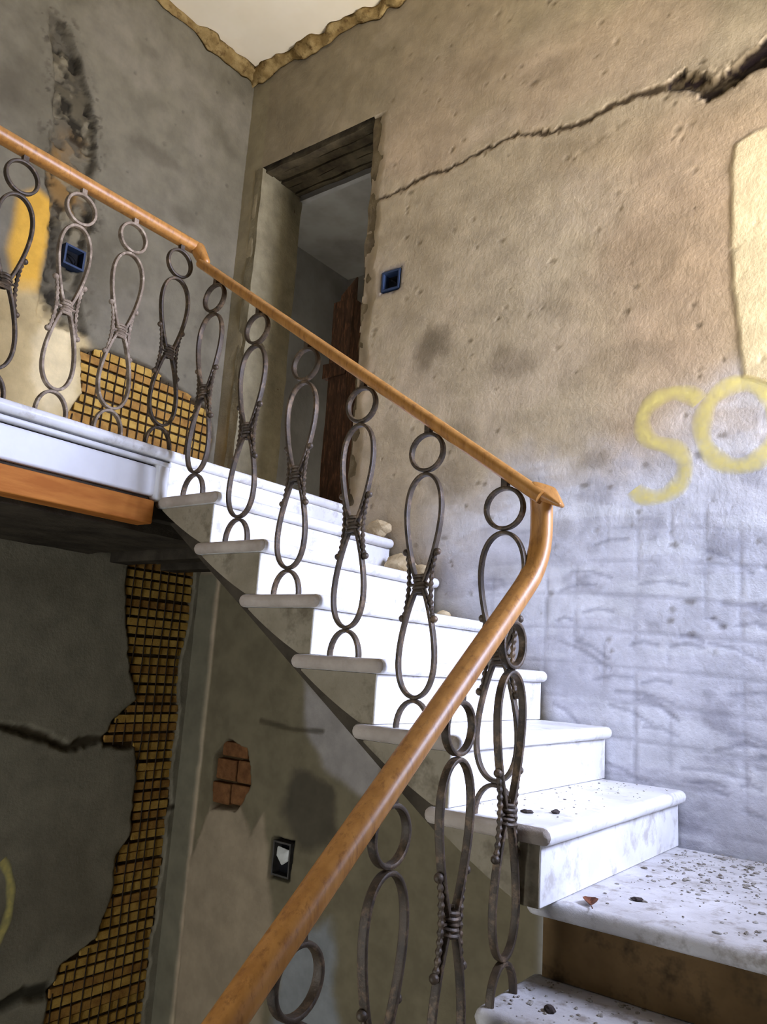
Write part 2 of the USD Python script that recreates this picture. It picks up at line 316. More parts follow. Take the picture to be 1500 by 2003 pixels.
# masonry behind the plaster, round the opening
for b in (box(-4.2, DX0, YW + .07, YW + .32, ZL - .2, DZ1), box(DX1 + .02, XR + .3, YW + .07, YW + .32, ZL - .2, DZ1), box(-4.2, XR + .3, YW + .07, YW + .32, -2.6, ZL - .2)):
    obj('masonry', b, M['masonry'], wall_back, False)
obj('masonry', box(-4.2, XR + .3, YW + .07, YW + .32, DZ1, 4.2), M['masonry'], wall_back, False)
# the plastered left jamb, the rough lintel with its exposed rafters, the torn right jamb
def rough_box(x0, x1, y0, y1, z0, z1, amp, seed, div=.04):
    b = box(x0, x1, y0, y1, z0, z1).subdivide_to_size(div * 2)
    v = np.array(b.vertices); nn = np.stack([meshkit.fbm(v * 11 + 7 * i, 3, seed + i) - .5 for i in range(3)], -1)
    b.vertices = v + nn * amp; return b
obj('jamb', rough_box(DX0 - .06, DX0 + .005, YW - .003, YW + .34, ZL - .05, DZ1, .02, 3), mat('jamb_plaster', lin(150, 140, 112), .95, lin(124, 114, 90), 8, .6, 50, spec=.1), wall_back)
obj('jamb', rough_box(DX1 + .0, DX1 + .08, YW + .012, YW + .34, ZL - .05, DZ1, .035, 9), M['masonry'], wall_back)
for i, yy in enumerate((.02, .085, .15, .215, .275)):
    obj('lintel_board', rough_box(DX0 - .03, DX1 + .03, YW + yy, YW + yy + .055, DZ1 - .02 + .006 * (i % 2), DZ1 + .05, .016, 20 + i), M['lintel'], wall_back)
obj('lintel_batten', rough_box(DX0 + .02, DX1 + .02, YW + .31, YW + .345, DZ1 - .055, DZ1 + .02, .006, 31), M['roomwall'], wall_back)
# bricks in the hole under the stair
for (a, b, c, e) in ((-2.33, -2.2, -.2, -.1), (-2.19, -2.05, -.19, -.095), (-2.31, -2.17, -.085, .015), (-2.16, -2.06, -.085, .02), (-2.28, -2.1, .03, .1)):
    obj('brick', rbox(a, b, YW + .006, YW + .06, c, e, .008, 8), M['brick'], wall_back)

# ------------------------------------------------------------------ wall_left: beyond the upper landing and down the well
LY = np.concatenate([np.linspace(-2.6, -.05, 30)[:-1], np.arange(-.05, YW + .03, .0085)])
LZ = np.concatenate([np.linspace(-2.6, -1.5, 16)[:-1], np.arange(-1.5, ZC + .02, .0085)])
U, V = np.meshgrid(LY, LZ, indexing='ij')
n1, n2, n3 = nz(U, V, 2.0, 41, 4), nz(U, V, 9, 42, 4), nz(U, V, 40, 43, 3)
H = (n1 - .5) * .012 + (n2 - .5) * .004 + (n3 - .5) * .001
C = np.broadcast_to(lin(118, 111, 93), U.shape + (3,)).copy()
C = blend(C, lin(100, 93, 76), ss(.5, .64, n1) * .8)
C = blend(C, lin(130, 122, 105), ss(.52, .64, nz(U, V, 2.7, 48, 4)) * .6)
C = blend(C, lin(140, 132, 112), ss(1.05, .95, V) * .9)  # paler below the landing: light painted in to lift the dim stairwell
C = blend(C, lin(118, 110, 92), ss(1.05, .95, V) * ss(.5, .64, n1) * .7)
for (sy, sz, ry, rz, st) in ((1.1, 3.15, .22, .06, .5), (1.35, 2.9, .15, .06, .35), (1.0, 2.75, .03, .03, .7), (.95, 3.7, .1, .06, .3), (1.55, 2.5, .12, .3, .3), (.3, 3.0, .1, .2, .4), (1.1, 2.2, .1, .1, .25)):
    C = blend(C, lin(80, 73, 60), ss(1.1, .3, np.hypot((U - sy) / ry, (V - sz) / rz) + (n2 - .5) * 1.4) * st)
for _ in range(60):
    sy, sz = rng.uniform(0, 1.7), rng.uniform(1.3, 3.9); r = rng.uniform(.005, .015)
    i0, i1 = np.searchsorted(LY, [sy - .05, sy + .05]); j0, j1 = np.searchsorted(LZ, [sz - .05, sz + .05]); s = np.s_[i0:i1, j0:j1]
    w = ss(1.3, .5, np.hypot(U[s] - sy, V[s] - sz) / r); H[s] -= w * .004; C[s] = blend(C[s], lin(90, 84, 70), w * .6)
# chase cut down the wall, widening to bare rubble
chase = [(.42, 3.50), (.52, 3.50), (.60, 3.38), (.68, 3.2), (.74, 2.98), (.76, 2.8), (.78, 2.62), (.76, 2.4), (.79, 2.2), (.84, 2.02), (.6, 1.98), (.6, 2.2), (.6, 2.4), (.56, 2.6), (.53, 2.8), (.52, 3.0), (.5, 3.2)]
cd = poly_sd(U, V, chase) + (n2 - .5) * .09 + (n3 - .5) * .03
w = ss(.02, -.015, cd); H -= w * (.022 + .02 * n2); C = blend(C, lin(86, 78, 60), w * .9)
C = blend(C, lin(40, 36, 28), ss(.0, -.03, cd) * ss(.47, .55, n2) * .9)
C = blend(C, lin(52, 46, 34), ss(.03, .0, cd) * ss(-.03, -.005, cd) * ss(.4, .55, n3) * .8)
C = blend(C, lin(150, 112, 58), ss(.0, -.05, cd) * ss(3.05, 2.9, V) * ss(2.5, 2.7, V) * .7)
hol = ss(.5, .58, nz(U, V, 22, 77, 3)) * ss(.005, -.012, cd); H -= hol * .016; C = blend(C, lin(34, 30, 23), hol * .85)
sto = ss(.56, .64, nz(U, V, 15, 78, 3)) * ss(.0, -.012, cd); C = blend(C, lin(132, 122, 98), sto * .7)
frg = ss(.09, .0, cd) * ss(.0, .012, cd) * ss(.56, .64, nz(U * .6 + V, V * .6 - U, 30, 79, 3)); C = blend(C, lin(56, 50, 40), frg * .8)
C = blend(C, lin(112, 104, 86), ss(.07, .0, cd) * ss(.48, .6, n2) * .6)
# yellow paint, pale cream patches low on the landing
w = ss(.03, -.02, poly_sd(U, V, [(.42, 2.52), (.5, 2.6), (.58, 2.58), (.58, 2.35), (.56, 2.12), (.48, 2.08), (.42, 2.25)]) + (n1 - .5) * .1); C = blend(C, lin(226, 172, 62), w * .85)
w = ss(.05, -.06, poly_sd(U, V, [(.2, 2.1), (.55, 2.12), (.72, 2.0), (.95, 1.96), (.98, 1.72), (.9, 1.5), (.2, 1.4)]) + (n2 - .5) * .2); C = blend(C, lin(208, 184, 132), w * .85)
w = ss(.03, -.03, poly_sd(U, V, [(.62, 2.0), (.78, 2.0), (.82, 1.7), (.7, 1.56), (.6, 1.7)]) + (n2 - .5) * .12); C = blend(C, lin(228, 208, 162), w * .8)
# bare lath patch at the foot of the landing wall and the torn strip in the well
lathC = [(.83, 1.93), (.98, 1.98), (1.2, 1.98), (1.62, 1.88), (1.69, 1.72), (1.66, 1.48), (.9, 1.42), (.8, 1.55), (.88, 1.72)]
lathA = [(1.24, .96), (1.66, .97), (1.665, .7), (1.63, .45), (1.66, .2), (1.655, -.06), (1.66, -.5), (1.64, -1.0), (1.66, -1.6), (1.0, -1.6), (1.1, -1.22), (1.13, -1.0), (1.17, -.9), (1.34, -.82), (1.40, -.6), (1.38, -.45), (1.47, -.38), (1.45, -.1), (1.42, .05), (1.24, .06), (1.28, .18), (1.40, .28), (1.33, .48), (1.3, .62), (1.26, .8)]
for pg in (lathC, lathA):
    dd = poly_sd(U, V, pg) + (n2 - .5) * .05 + (n3 - .5) * .02
    w = ss(.012, -.006, dd); H -= w * .032; C = blend(C, lin(70, 54, 32), w)
    C = blend(C, lin(92, 84, 66), ss(.05, .0, dd) * .5 * ss(.45, .6, n2))
# torn channel running left out of the strip, and one at the bottom
d = seg_dist(U, V, [(.2, .20), (.72, .165), (.9, .12), (1.05, .06), (1.25, .10)]) + (n2 - .5) * .05 + (n3 - .5) * .02
w = ss(.03, .008, d); H -= w * .025; C = blend(C, lin(62, 52, 36), w * .9)
d = seg_dist(U, V, [(.3, -1.05), (.8, -1.0), (1.0, -.97), (1.1, -.98)]) + (n2 - .5) * .05
w = ss(.045, .012, d); H -= w * .03; C = blend(C, lin(44, 40, 30), w * .9)
d = seg_dist(U, V, [(1.55, -.3), (1.7, -.26)]) + (n3 - .5) * .02; C = blend(C, lin(50, 42, 30), ss(.02, .005, d) * .9)
boxl = np.maximum(np.abs(U - .725) - .045, np.abs(V - 2.365) - .05)
w = ss(.004, -.004, boxl); H -= w * .05
H = np.where(V > ZC - .001, 0, H)
height_left = RegularGridInterpolator((LY, LZ), H, bounds_error=False, fill_value=0)
wall_left = tag(relief('wall_left', LY, LZ, H, C, np.zeros(U.shape, bool), lambda U, V, H: np.stack([XL + H, U, V], -1), False),
    'grey plaster wall beyond the upper landing with torn strips baring the lath', 'wall', kind='structure')
def laths(pg, step, seed, slope=0.0):
    rr = np.random.default_rng(seed); P = Polygon(pg).buffer(-.006); z0, z1 = P.bounds[1], P.bounds[3]
    z = z0 + step / 2; wires = []
    while z < z1:
        g = P.intersection(LineString([(-5, z), (5, z)]))
        for s in getattr(g, 'geoms', [g]):
            if s.length < .05: continue
            (a, _), (b, _) = s.coords[0], s.coords[-1]
            a, b = min(a, b) - .012, max(a, b) + .012
            dz, hh, x = rr.uniform(-.004, .004), step * rr.uniform(.36, .42), XL - rr.uniform(.012, .020)
            m = rbox(x - .012, x + .004, a, b, z + dz - hh, z + dz + hh, .003, 6)
            m = m.rotate((math.degrees(rr.normal(0, .006)), 0, 0)) if False else m
            obj('lath', m, M['lath'] if rr.random() < .68 else M['lath2'], wall_left, 40)
        z += step
    y = P.bounds[0] + .02
    while y < P.bounds[2]:
        g = P.intersection(LineString([(y, -9), (y + .012, 9)]))
        for s in getattr(g, 'geoms', [g]):
            if s.length < .06: continue
            c = np.array(s.coords); zz = np.linspace(c[0, 1], c[-1, 1], max(3, int(s.length / .12)))
            wires.append(sweep([(XL - .009 + rr.uniform(-.003, .003), np.interp(q, [c[0, 1], c[-1, 1]], [c[0, 0], c[-1, 0]]) + rr.uniform(-.004, .004), q) for q in zz], circle(.0034, 5)))
        y += .052
    tag(obj('wire_mesh', cat(wires), M['wire'], wall_left), kind='stuff')
laths(lathC, .05, 5)
laths(lathA, .0475, 6)

# ------------------------------------------------------------------ the rest of the shell
ceil = thing('ceiling', 'smooth cream painted ceiling seen at the top of the stairwell', 'ceiling', kind='structure')
obj('ceiling_plaster', box(XL - .2, XR + .2, -2.8, YW + .2, ZC, ZC + .15), M['ceiling'], ceil, False)
def torn_edge(path_fn, n, out, seed):
    """Broken cornice stump along the top of a wall."""
    V = []; k = 9; s = np.linspace(0, 1, n)
    for i, q in enumerate(s):
        p, o = path_fn(q), np.array(out, float)
        nn = meshkit.fbm(np.array([[q * 26, 0, seed], [q * 26, 5, seed], [q * 70, 9, seed]]), 3, seed)
        d, w = .034 + .042 * ss(.3, .75, nn[0]), .02 + .05 * ss(.3, .7, nn[1])
        for j in range(k):
            a = j / (k - 1) * math.pi / 2
            r = 1 + .35 * (meshkit.noise(np.array([q * 90, j * .9, seed]), seed) - .5)
            V.append(p + o * w * math.cos(a) * r + np.array([0, 0, -1]) * d * math.sin(a) * r)
        V.append(p + np.array([0, 0, .02]))
    k += 1; F = []
    for i in range(n - 1):
        for j in range(k):
            j2 = (j + 1) % k
            F += [[i * k + j, i * k + j2, (i + 1) * k + j2], [i * k + j, (i + 1) * k + j2, (i + 1) * k + j]]
    for e in (0, (n - 1) * k): F += [[e, e + j, e + j + 1] for j in range(1, k - 1)]
    m = trimesh.Trimesh(np.array(V), F, process=False); m.fix_normals(); return m
tag(obj('trim_1', torn_edge(lambda q: np.array([XL + q * (XR - XL), YW - .004, ZC]), 260, (0, -1, 0), 3), M['cornice'], None, 50), 'broken ochre cornice stump along the top of the wall with the doorway', 'cornice', kind='structure')
tag(obj('trim_2', torn_edge(lambda q: np.array([XL + .004, -2.6 + q * (YW + 2.6), ZC]), 260, (1, 0, 0), 8), M['cornice'], None, 50), 'broken ochre cornice stump along the top of the wall beyond the landing', 'cornice', kind='structure')
tag(obj('floor', box(XL - .2, XR + .2, -2.8, YW + .3, -2.75, -2.6), M['floor'], None, False), 'dusty floor at the foot of the stairwell', 'floor', kind='structure')
wf = thing('wall_front', 'plain plaster wall with an entrance opening added for fill light, facing the doorway wall', 'wall', kind='structure')
for b in (box(XL - .2, -1.6, -2.8, -2.6, -2.6, ZC), box(-.2, XR + .2, -2.8, -2.6, -2.6, ZC), box(-1.6, -.2, -2.8, -2.6, .75, ZC)): obj('wall_piece', b, M['roomwall'], wf, False)  # opening added to let fill light into the lower stairwell
WY0, WY1, WZ0, WZ1 = .80, 1.64, .84, 2.7
wr = thing('wall_right', 'plaster wall at the foot of the upper flight with the stair window', 'wall', kind='structure')
for b in (box(XR, XR + .22, -2.6, WY0, -2.6, ZC), box(XR, XR + .22, WY1, YW + .07, -2.6, ZC), box(XR, XR + .22, WY0, WY1, -2.6, WZ0), box(XR, XR + .22, WY0, WY1, WZ1, ZC)):
    obj('wall_piece', b, M['roomwall'], wr, False)
win = thing('window_1', 'white wooden frame of the open stair window', 'window', kind='structure')
fr = [box(XR + .12, XR + .17, WY0, WY0 + .05, WZ0, WZ1), box(XR + .12, XR + .17, WY1 - .05, WY1, WZ0, WZ1), box(XR + .12, XR + .17, WY0, WY1, WZ0, WZ0 + .05), box(XR + .12, XR + .17, WY0, WY1, WZ1 - .05, WZ1)]
for b in fr: obj('frame', b, M['white'], win, False)
obj('sill', rbox(XR - .04, XR + .12, WY0, WY1, WZ0 - .035, WZ0, .01, 8), M['marble'], win)
# the room behind the doorway, a hidden opening added to light it
rb = thing('wall_room', 'grey plaster walls, with an added hidden opening, of the room behind the doorway', 'wall', kind='structure')
for b in (box(-3.55, -3.35, YW + .32, 2.05, ZL, 4.2), box(-3.55, -3.35, 2.6, 4.4, ZL, 4.2), box(-3.55, -3.35, 2.05, 2.6, ZL, 1.6), box(-3.55, -3.35, 2.05, 2.6, 2.6, 4.2), box(-.4, -.2, YW + .32, 4.4, ZL, 4.2), box(-4.2, -.2, 3.6, 3.75, ZL, 4.2), box(-4.2, -.2, YW + .32, 3.6, ZC - .3, 4.2), box(-4.2, -.2, YW + .32, 3.6, ZL - .2, ZL)):
    obj('wall_piece', b, M['roomwall'], rb, False)

# ------------------------------------------------------------------ upper landing
ld = thing('landing', 'upper landing with pale grey marble edge and orange timber beam below', 'landing', kind='structure')
obj('slab', box(XL + .02, N7 - .05, -2.6, YW - .01, 1.0, ZL - .043), M['soffit'], ld, False)
obj('floor_slab', rbox(XL + .03, N7, -2.58, YW - .012, ZL - .042, ZL, .019, 12), M['marble'], ld)
obj('fascia', rbox(N7 - .075, N7 - .028, -2.58, Y0 + .04, 1.075, ZL - .072, .010, 10), M['fascia'], ld)
obj('moulding', rbox(N7 - .06, N7 - .014, -2.58, Y0 + .035, ZL - .066, ZL - .049, .006, 8), M['fascia'], ld)
obj('fascia_end', rbox(N7 - .075, N7 - .020, Y0 - .03, Y0 + .045, 1.06, ZL - .05, .02, 10), M['fascia'], ld)
obj('trimmer_beam', rbox(N7 - .11, N7 - .022, -2.58, Y0 - .02, .972, 1.06, .006, 8), M['beam'], ld)
obj('soffit_plaster', rough_box(XL + .02, N7 - .12, -2.58, 1.0, .955, 1.0, .012, 50), M['soffit'], ld)
for y in (1.12, 1.42): obj('joist', rbox(XL + .02, N7 - .06, y, y + .1, .93, 1.01, .006, 6), M['soffit'], ld)

# ------------------------------------------------------------------ upper flight
uf = thing('stair_flight', 'upper flight of white marble steps climbing left along the doorway wall', 'stairs', kind=None)
def step_block(n, z1, z0, last=False):
    """Solid step: riser face in front, undercut behind with a soft curve down to the step below."""
    a = [(n - .034, z1 - .043), (n - .034, z0 + .001), (n - .075, z0 + .001)]
    c0, c1, c2 = np.array([n - .085, z0 + .004]), np.array([n - .20, z0 + .055]), np.array([n - .315, z1 - .048])
    for t in np.linspace(0, 1, 9): a.append(tuple((1 - t) ** 2 * c0 + 2 * t * (1 - t) * c1 + t * t * c2))
    a.append((n - .315, z1 - .043)); return a
for k in range(1, 8):
    n = nose(k) if k < 7 else N7 + .012
    s = obj('step', prism_xz(step_block(n, k * R, (k - 1) * R), Y0 + .022, YW - .012), M['step'], uf, 35)
    obj('riser', rbox(n - .046, n - .030, Y0 + .024, YW - .013, (k - 1) * R + .001, k * R - .0425, .003, 6), M['marble'], s)
    if k < 7:
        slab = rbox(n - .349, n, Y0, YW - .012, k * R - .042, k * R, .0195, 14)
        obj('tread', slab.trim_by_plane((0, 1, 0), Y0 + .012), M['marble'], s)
        tag(obj('tread_end', slab.trim_by_plane((0, -1, 0), -Y0 - .012), M['end'], s), 'end of the marble tread, its shade put into a greyer colour')
env = [(nose(k) - .096, (k - 1) * R - .042) for k in range(7, 1, -1)]
obj('soffit', prism_xz([(x, z + .03) for x, z in env] + [(x - .012, z - .042) for x, z in env[::-1]], Y0 + .10, YW - .012), M['soffit'], uf, False)  # dark slab added to stand for the shade under the steps
# quarter landing
ql = thing('stair_landing', 'dusty marble quarter landing at the foot of the upper flight', 'landing', kind='structure')
obj('landing_tread', rbox(XS, XR - .01, YN, YW - .012, -.044, 0, .0195, 14), M['dusty'], ql)
obj('riser', rough_box(XS + .035, XR - .01, YN + .034, YN + .1, -RB + .002, -.043, .004, 61), M['dirty'], ql)
obj('landing_slab', box(XS + .04, XR - .01, YN + .1, YW - .012, -.2, -.044), M['soffit'], ql, False)
# lower flight, going down towards the viewer
lf = thing('stair_flight', 'lower flight of dirty marble steps below the quarter landing', 'stairs')
for k in range(1, 12):
    y, z = YN - k * GB, -k * RB
    s = obj('step', rough_box(XS + .035, XR - .01, y + .034, y + .26, z - RB + .002, z - .043, .004, 70 + k), M['dirty'], lf)
    obj('tread', rbox(XS, XR - .01, y, y + .30, z - .042, z, .0195, 12), M['dusty'], s)

# ------------------------------------------------------------------ railing: one welded thing
rl = thing('stair_railing', 'wrought iron stair railing of looped balusters under an orange wooden handrail', 'railing')
RS = rrect(.054, .037, .0175, 5)
RT = rrect(.057, .046, .021, 5)
Z0c, YC1 = .59, .597                                         # first ring of the lower run
SL = .1877 / .2285
XC, YB = -.084, .668
def rail_lower(y): return Z0c + .101 + (y - YC1) * SL
low = [(XC, y, rail_lower(y)) for y in np.linspace(-1.9, .60, 30)]
neck = [(XC + .002, .637, .727), (XC + .005, .668, .760), (XC + .010, .692, .805), (XC + .014, .703, .852), (XC + .015, .704, .912), (XC + .014, .700, .967), (XC + .012, .694, .990)]
from scipy.interpolate import make_interp_spline
def smoothpath(p, n):
    p = np.array(p); d = np.r_[0, np.cumsum(np.linalg.norm(np.diff(p, axis=0), axis=1))]
    return make_interp_spline(d, p, k=3)(np.linspace(0, d[-1], n))
obj('handrail', sweep(smoothpath(low[::4] + [low[-1]] + neck, 120), RT, side=(1, 0, 0)), M['rail'], rl, 40)
SU = R / G
def rail_upper(x): return .94 + .098 + (-.157 - x) * SU
ux = np.linspace(-.052, -1.525, 40)
obj('handrail', sweep([(x, YB + .004, rail_upper(x)) for x in ux], RS, side=(0, 1, 0)), M['rail'], rl, 40)
ZR = 2.093
obj('handrail', sweep([(-1.572, y, ZR) for y in np.linspace(-2.55, .668, 12)], RT, side=(1, 0, 0)), M['rail'], rl, 40)
# corner pieces: the worn block where the runs meet at the top, the lip at the gooseneck
obj('rail_block', manifold3d.Manifold.batch_hull([manifold3d.Manifold.sphere(r, 14).translate(p) for r, p in ((.024, (-1.572, .668, ZR)), (.024, (-1.556, .672, ZR - .005)), (.022, (-1.540, .672, 2.045)), (.020, (-1.510, .672, 2.020)))]), M['rail'], rl)
obj('rail_lip', manifold3d.Manifold.batch_hull([manifold3d.Manifold.sphere(r, 14).translate(p) for r, p in ((.022, (-.075, .672, .985)), (.022, (-.068, .695, .985)), (.020, (-.045, .70, .978)), (.006, (-.012, .70, .945)), (.006, (-.012, .68, .945)))]), M['rail'], rl)
flat = rrect(.020, .0105, .004, 2)
def loop_uz(z_top, z_bot, W, fat_top, n=46):
    """Right half of a drop-shaped loop, u(z); the bars cross at the thin end."""
    t = np.linspace(0, 1, n); th = t * math.pi
    s = (1 - np.cos(th)) / 2                                       # 0 at the fat end
    u = W * np.sin(th) ** 1.0 * (1 - .62 * s) * 1.38 / 1.05
    u = u / u.max() * W
    z = z_top + (z_bot - z_top) * s if fat_top else z_bot + (z_top - z_bot) * s
    return u, z
def baluster(loc, axis, mat_, hh, seed, bits=(1, 1), lug_h=.03):
    """Foot at loc; loops lie in the plane of axis ('x' or 'y') and z; hh is the ring centre's height."""
    rr = np.random.default_rng(seed); x0, y0, z0 = loc
    side = (0, 1, 0) if axis == 'x' else (1, 0, 0)
    def W3(u, z): 
        u, z = np.asarray(u, float), np.asarray(z, float)
        return np.stack([x0 + u, np.full_like(u, y0), z0 + z], -1) if axis == 'x' else np.stack([np.full_like(u, x0), y0 + u, z0 + z], -1)
    rc = .0535; zt = hh - rc - .011; zb = .083; zm = zb + (zt - zb) * .49
    u1, z1 = loop_uz(zt, zm, .060 * rr.uniform(.94, 1.05), True); u2, z2 = loop_uz(zm, zb, .058 * rr.uniform(.94, 1.05), False)
    ms = []
    for (u, z) in ((u1, z1), (u2, z2)):
        lp = np.r_[np.c_[u, z], np.c_[-u[::-1], z[::-1]][1:-1]]
        ms.append(sweep(W3(lp[:, 0], lp[:, 1]), flat, side=side, closed=True))
    b = obj('baluster', cat(ms), mat_, rl, 40)
    a = np.linspace(0, 2 * math.pi, 33)[:-1]
    lug = box(x0 - .009, x0 + .009, y0 - .009, y0 + .009, z0 + hh + rc - .002, z0 + hh + rc + lug_h)
    obj('ring', cat([sweep(W3(rc * np.cos(a), hh + rc * np.sin(a)), flat, side=side, closed=True), lug]), mat_, b, 40)
    a = np.linspace(-.12, math.pi + .12, 18)
    obj('foot_arch', sweep(W3(.054 * np.cos(a), -.0 + .074 * np.maximum(np.sin(a), -.02)), flat, side=side), mat_, b, 40)
    # wrapped wire knot at the crossing and the twisted rods beside it
    a = np.linspace(0, 2 * math.pi * 5, 90); q = np.linspace(-.026, .026, 90); rk = .016 + .004 * np.sin(a * .7)
    p = np.stack([rk * np.cos(a), .014 * np.sin(a), q], -1); P = W3(p[:, 0], zm + p[:, 2]); P[:, 1 if axis == 'x' else 0] += p[:, 1]
    obj('collar', sweep(P, circle(.0052, 6)), mat_, b, 40)
    for s, on in zip((-1, 1), bits):
        if not on: continue
        L_ = .092; q = np.linspace(-L_, L_, 52); uu = .036 + .012 * (q / L_) ** 2 + rr.uniform(-.002, .002)
        rib = .0062 * (1 + .28 * np.sin(q / L_ * 34)); core = sweep(W3(s * uu, zm + q), circle(1.0, 7), side=side, scale=rib)
        balls = []
        for e in (0, -1):
            bb = trimesh.creation.icosphere(1, .0105); bb.apply_translation(W3([s * (uu[e] + .004)], [zm + q[e]])[0]); balls.append(bb)
        tie = sweep(W3([s * .034, s * .012], [zm, zm]), circle(.0045, 6))
        obj('twisted_rod', cat([core] + balls + [tie]), mat_, b, 40)
for k in range(1, 7): baluster((nose(k) - .157, YB, k * R), 'x', M['iron'], .762, 100 + k)
for k in range(6): baluster((XC, YC1 - k * .2285, -RB * (k + 1)), 'y', M['iron'], Z0c - k * .1877 + RB * (k + 1), 120 + k)
for k in range(7): baluster((-1.572, .602 - k * .2125, ZL), 'y', M['iron'] if k == 0 else M['iron_lit'] if k in (1, 2) else M['iron'], .735, 140 + k, lug_h=.026)

# ------------------------------------------------------------------ writing, boxes, the plank in the doorway, debris
gr = thing('graffiti', 'yellow spray painted letters on the wall right of the stairs', 'graffiti', (0, YW, 0))
spray = usdkit.material(stage, '/World/Looks/yellow_spray', {
    'tc': ('texture_coordinate', {}), 'n': ('noise_texture', {'scale': 26, 'detail': 5, 'roughness': .7}), 'at': ('attribute', {'attribute': 'cover'}),
    'mr': ('map_range', {'from_min': .25, 'from_max': .7, 'to_min': .3, 'to_max': .95, 'clamp': True}), 'mu': ('math', {'math_type': 'multiply', 'use_clamp': True}),
    'p': ('principled_bsdf', {'base_color': tuple(lin(238, 220, 132)), 'roughness': .8, 'specular_ior_level': .2}), 't': ('transparent_bsdf', {}), 'mx': ('mix_closure', {})},
    [('tc.object', 'n.vector'), ('n.fac', 'mr.value'), ('mr.result', 'mu.value1'), ('at.fac', 'mu.value2'), ('mu.value', 'mx.fac'), ('t.BSDF', 'mx.closure1'), ('p.BSDF', 'mx.closure2')], surface='mx.closure')
def stroke(pts, width, parent, name, wall='back', closed=False, mat_=None):
    """A sprayed line following the uneven plaster, thin towards its edges."""
    p = smoothpath(pts, 70); t = np.gradient(p, axis=0); t /= np.linalg.norm(t, axis=1)[:, None]; nn = np.c_[-t[:, 1], t[:, 0]]
    offs = np.array([-1, -.75, -.5, -.25, 0, .25, .5, .75, 1.0]); cov = np.array([0, .4, .7, .9, .95, .9, .7, .4, 0.0]); m = len(offs)
    rr = np.random.default_rng(len(pts)); V = []; Cv = []
    for i in range(70):
        w = width * (1 + .12 * math.sin(i * .5))
        for o, c in zip(offs, cov):
            q = p[i] + nn[i] * o * w / 2
            hh = float((height_back if wall == 'back' else height_left)((q[0], q[1]))) + .0018
            V.append((q[0], -hh, q[1]) if wall == 'back' else (hh, q[0], q[1])); Cv.append(c)
    F = []
    for i in range(69):
        for j in range(m - 1): F += [[i * m + j, i * m + j + 1, (i + 1) * m + j + 1], [i * m + j, (i + 1) * m + j + 1, (i + 1) * m + j]]
    if wall == 'back': F = [f[::-1] for f in F]
    pm = usdkit.mesh(stage, path_for(name, parent), (np.array(V), np.array(F)), mat_ or spray)
    UsdGeom.PrimvarsAPI(pm).CreatePrimvar('cover', T.FloatArray, 'vertex').Set(Vt.FloatArray.FromNumpy(np.array(Cv, np.float32)))
    return pm.GetPrim()
stroke([(.055, 1.53), (.01, 1.565), (-.06, 1.575), (-.125, 1.545), (-.155, 1.48), (-.135, 1.415), (-.08, 1.385), (-.02, 1.35), (.0, 1.29), (-.025, 1.225), (-.09, 1.19), (-.16, 1.2), (-.185, 1.225)], .072, gr, 'letter')
a = np.linspace(.3, 2 * math.pi + .35, 16)
stroke([(.185 + .125 * math.cos(q), 1.425 + .15 * math.sin(q)) for q in a], .074, gr, 'letter')
ga = thing('graffiti', 'faint yellow sprayed curve low on the dark wall left of the torn strip', 'graffiti', (XL, 0, 0))
stroke([(.70 + .17 * math.cos(q), -.58 + .24 * math.sin(q)) for q in np.linspace(-2.2, .9, 12)], .045, ga, 'paint_stroke', 'left',
    mat_=None)

def junction_box(loc, rotz, label):
    j = thing('junction_box', label, 'junction box', loc, rotz, group=None)
    w, h, d, t = .054, .052, .05, .010                             # open box, its back, a stub of cable
    obj('box_rim', cat([box(-w, -w + t, -.004, d, -h, h), box(w - t, w, -.004, d, -h, h), box(-w + t, w - t, -.004, d, h - t, h), box(-w + t, w - t, -.004, d, -h, -h + t)]), M['bluebox'], j, False)
    obj('box_back', box(-w + t, w - t, d - .008, d, -h + t, h - t), M['black'], j, False)
    obj('cable', sweep(smoothpath([(-.02, d - .01, .02), (-.01, .02, .01), (.01, .012, -.005), (.02, .03, -.02)], 14), circle(.004, 6)), M['black'], j)
    return j
junction_box((-1.40, YW, 2.385), 0, 'small blue junction box set in the beige wall right of the doorway')
junction_box((XL, .725, 2.365), 90, 'small blue junction box in the grey wall seen through the landing balusters')
sk = thing('socket_box', 'dark wall socket box with a broken white insert in the wall under the stairs', 'socket box', (-1.812, YW, -.375))
obj('box_rim', cat([box(-.055, -.047, -.002, .05, -.075, .075), box(.047, .055, -.002, .05, -.075, .075), box(-.047, .047, -.002, .05, .067, .075), box(-.047, .047, -.002, .05, -.075, -.067)]), M['grey'], sk, False)
obj('insert', manifold3d.Manifold.batch_hull([manifold3d.Manifold.sphere(.006, 8).translate(p) for p in ((-.03, .01, .045), (-.034, .012, .01), (.0, .008, -.02), (.03, .01, .0), (.032, .012, .038), (.0, .0, .02))]), M['white'], sk)
obj('box_back', box(-.047, .047, .044, .05, -.067, .067), M['black'], sk, False)
dp = thing('door_post', 'broken dark brown timber post left standing at the right of the doorway', 'door post', (-1.87, YW + .2, ZL))
obj('post', rough_box(-.075, .06, 0, .085, 0, 1.22, .014, 90), M['darkwood'], dp)
obj('splinter', manifold3d.Manifold.batch_hull([manifold3d.Manifold.sphere(r, 8).translate(p) for r, p in ((.02, (-.05, .04, 1.2)), (.02, (.03, .04, 1.2)), (.006, (.045, .04, 1.36)), (.006, (-.045, .03, 1.27)))]), M['darkwood'], dp)
obj('crosspiece', rough_box(-.11, .05, -.012, .03, .78, .86, .01, 93), M['darkwood'], dp)

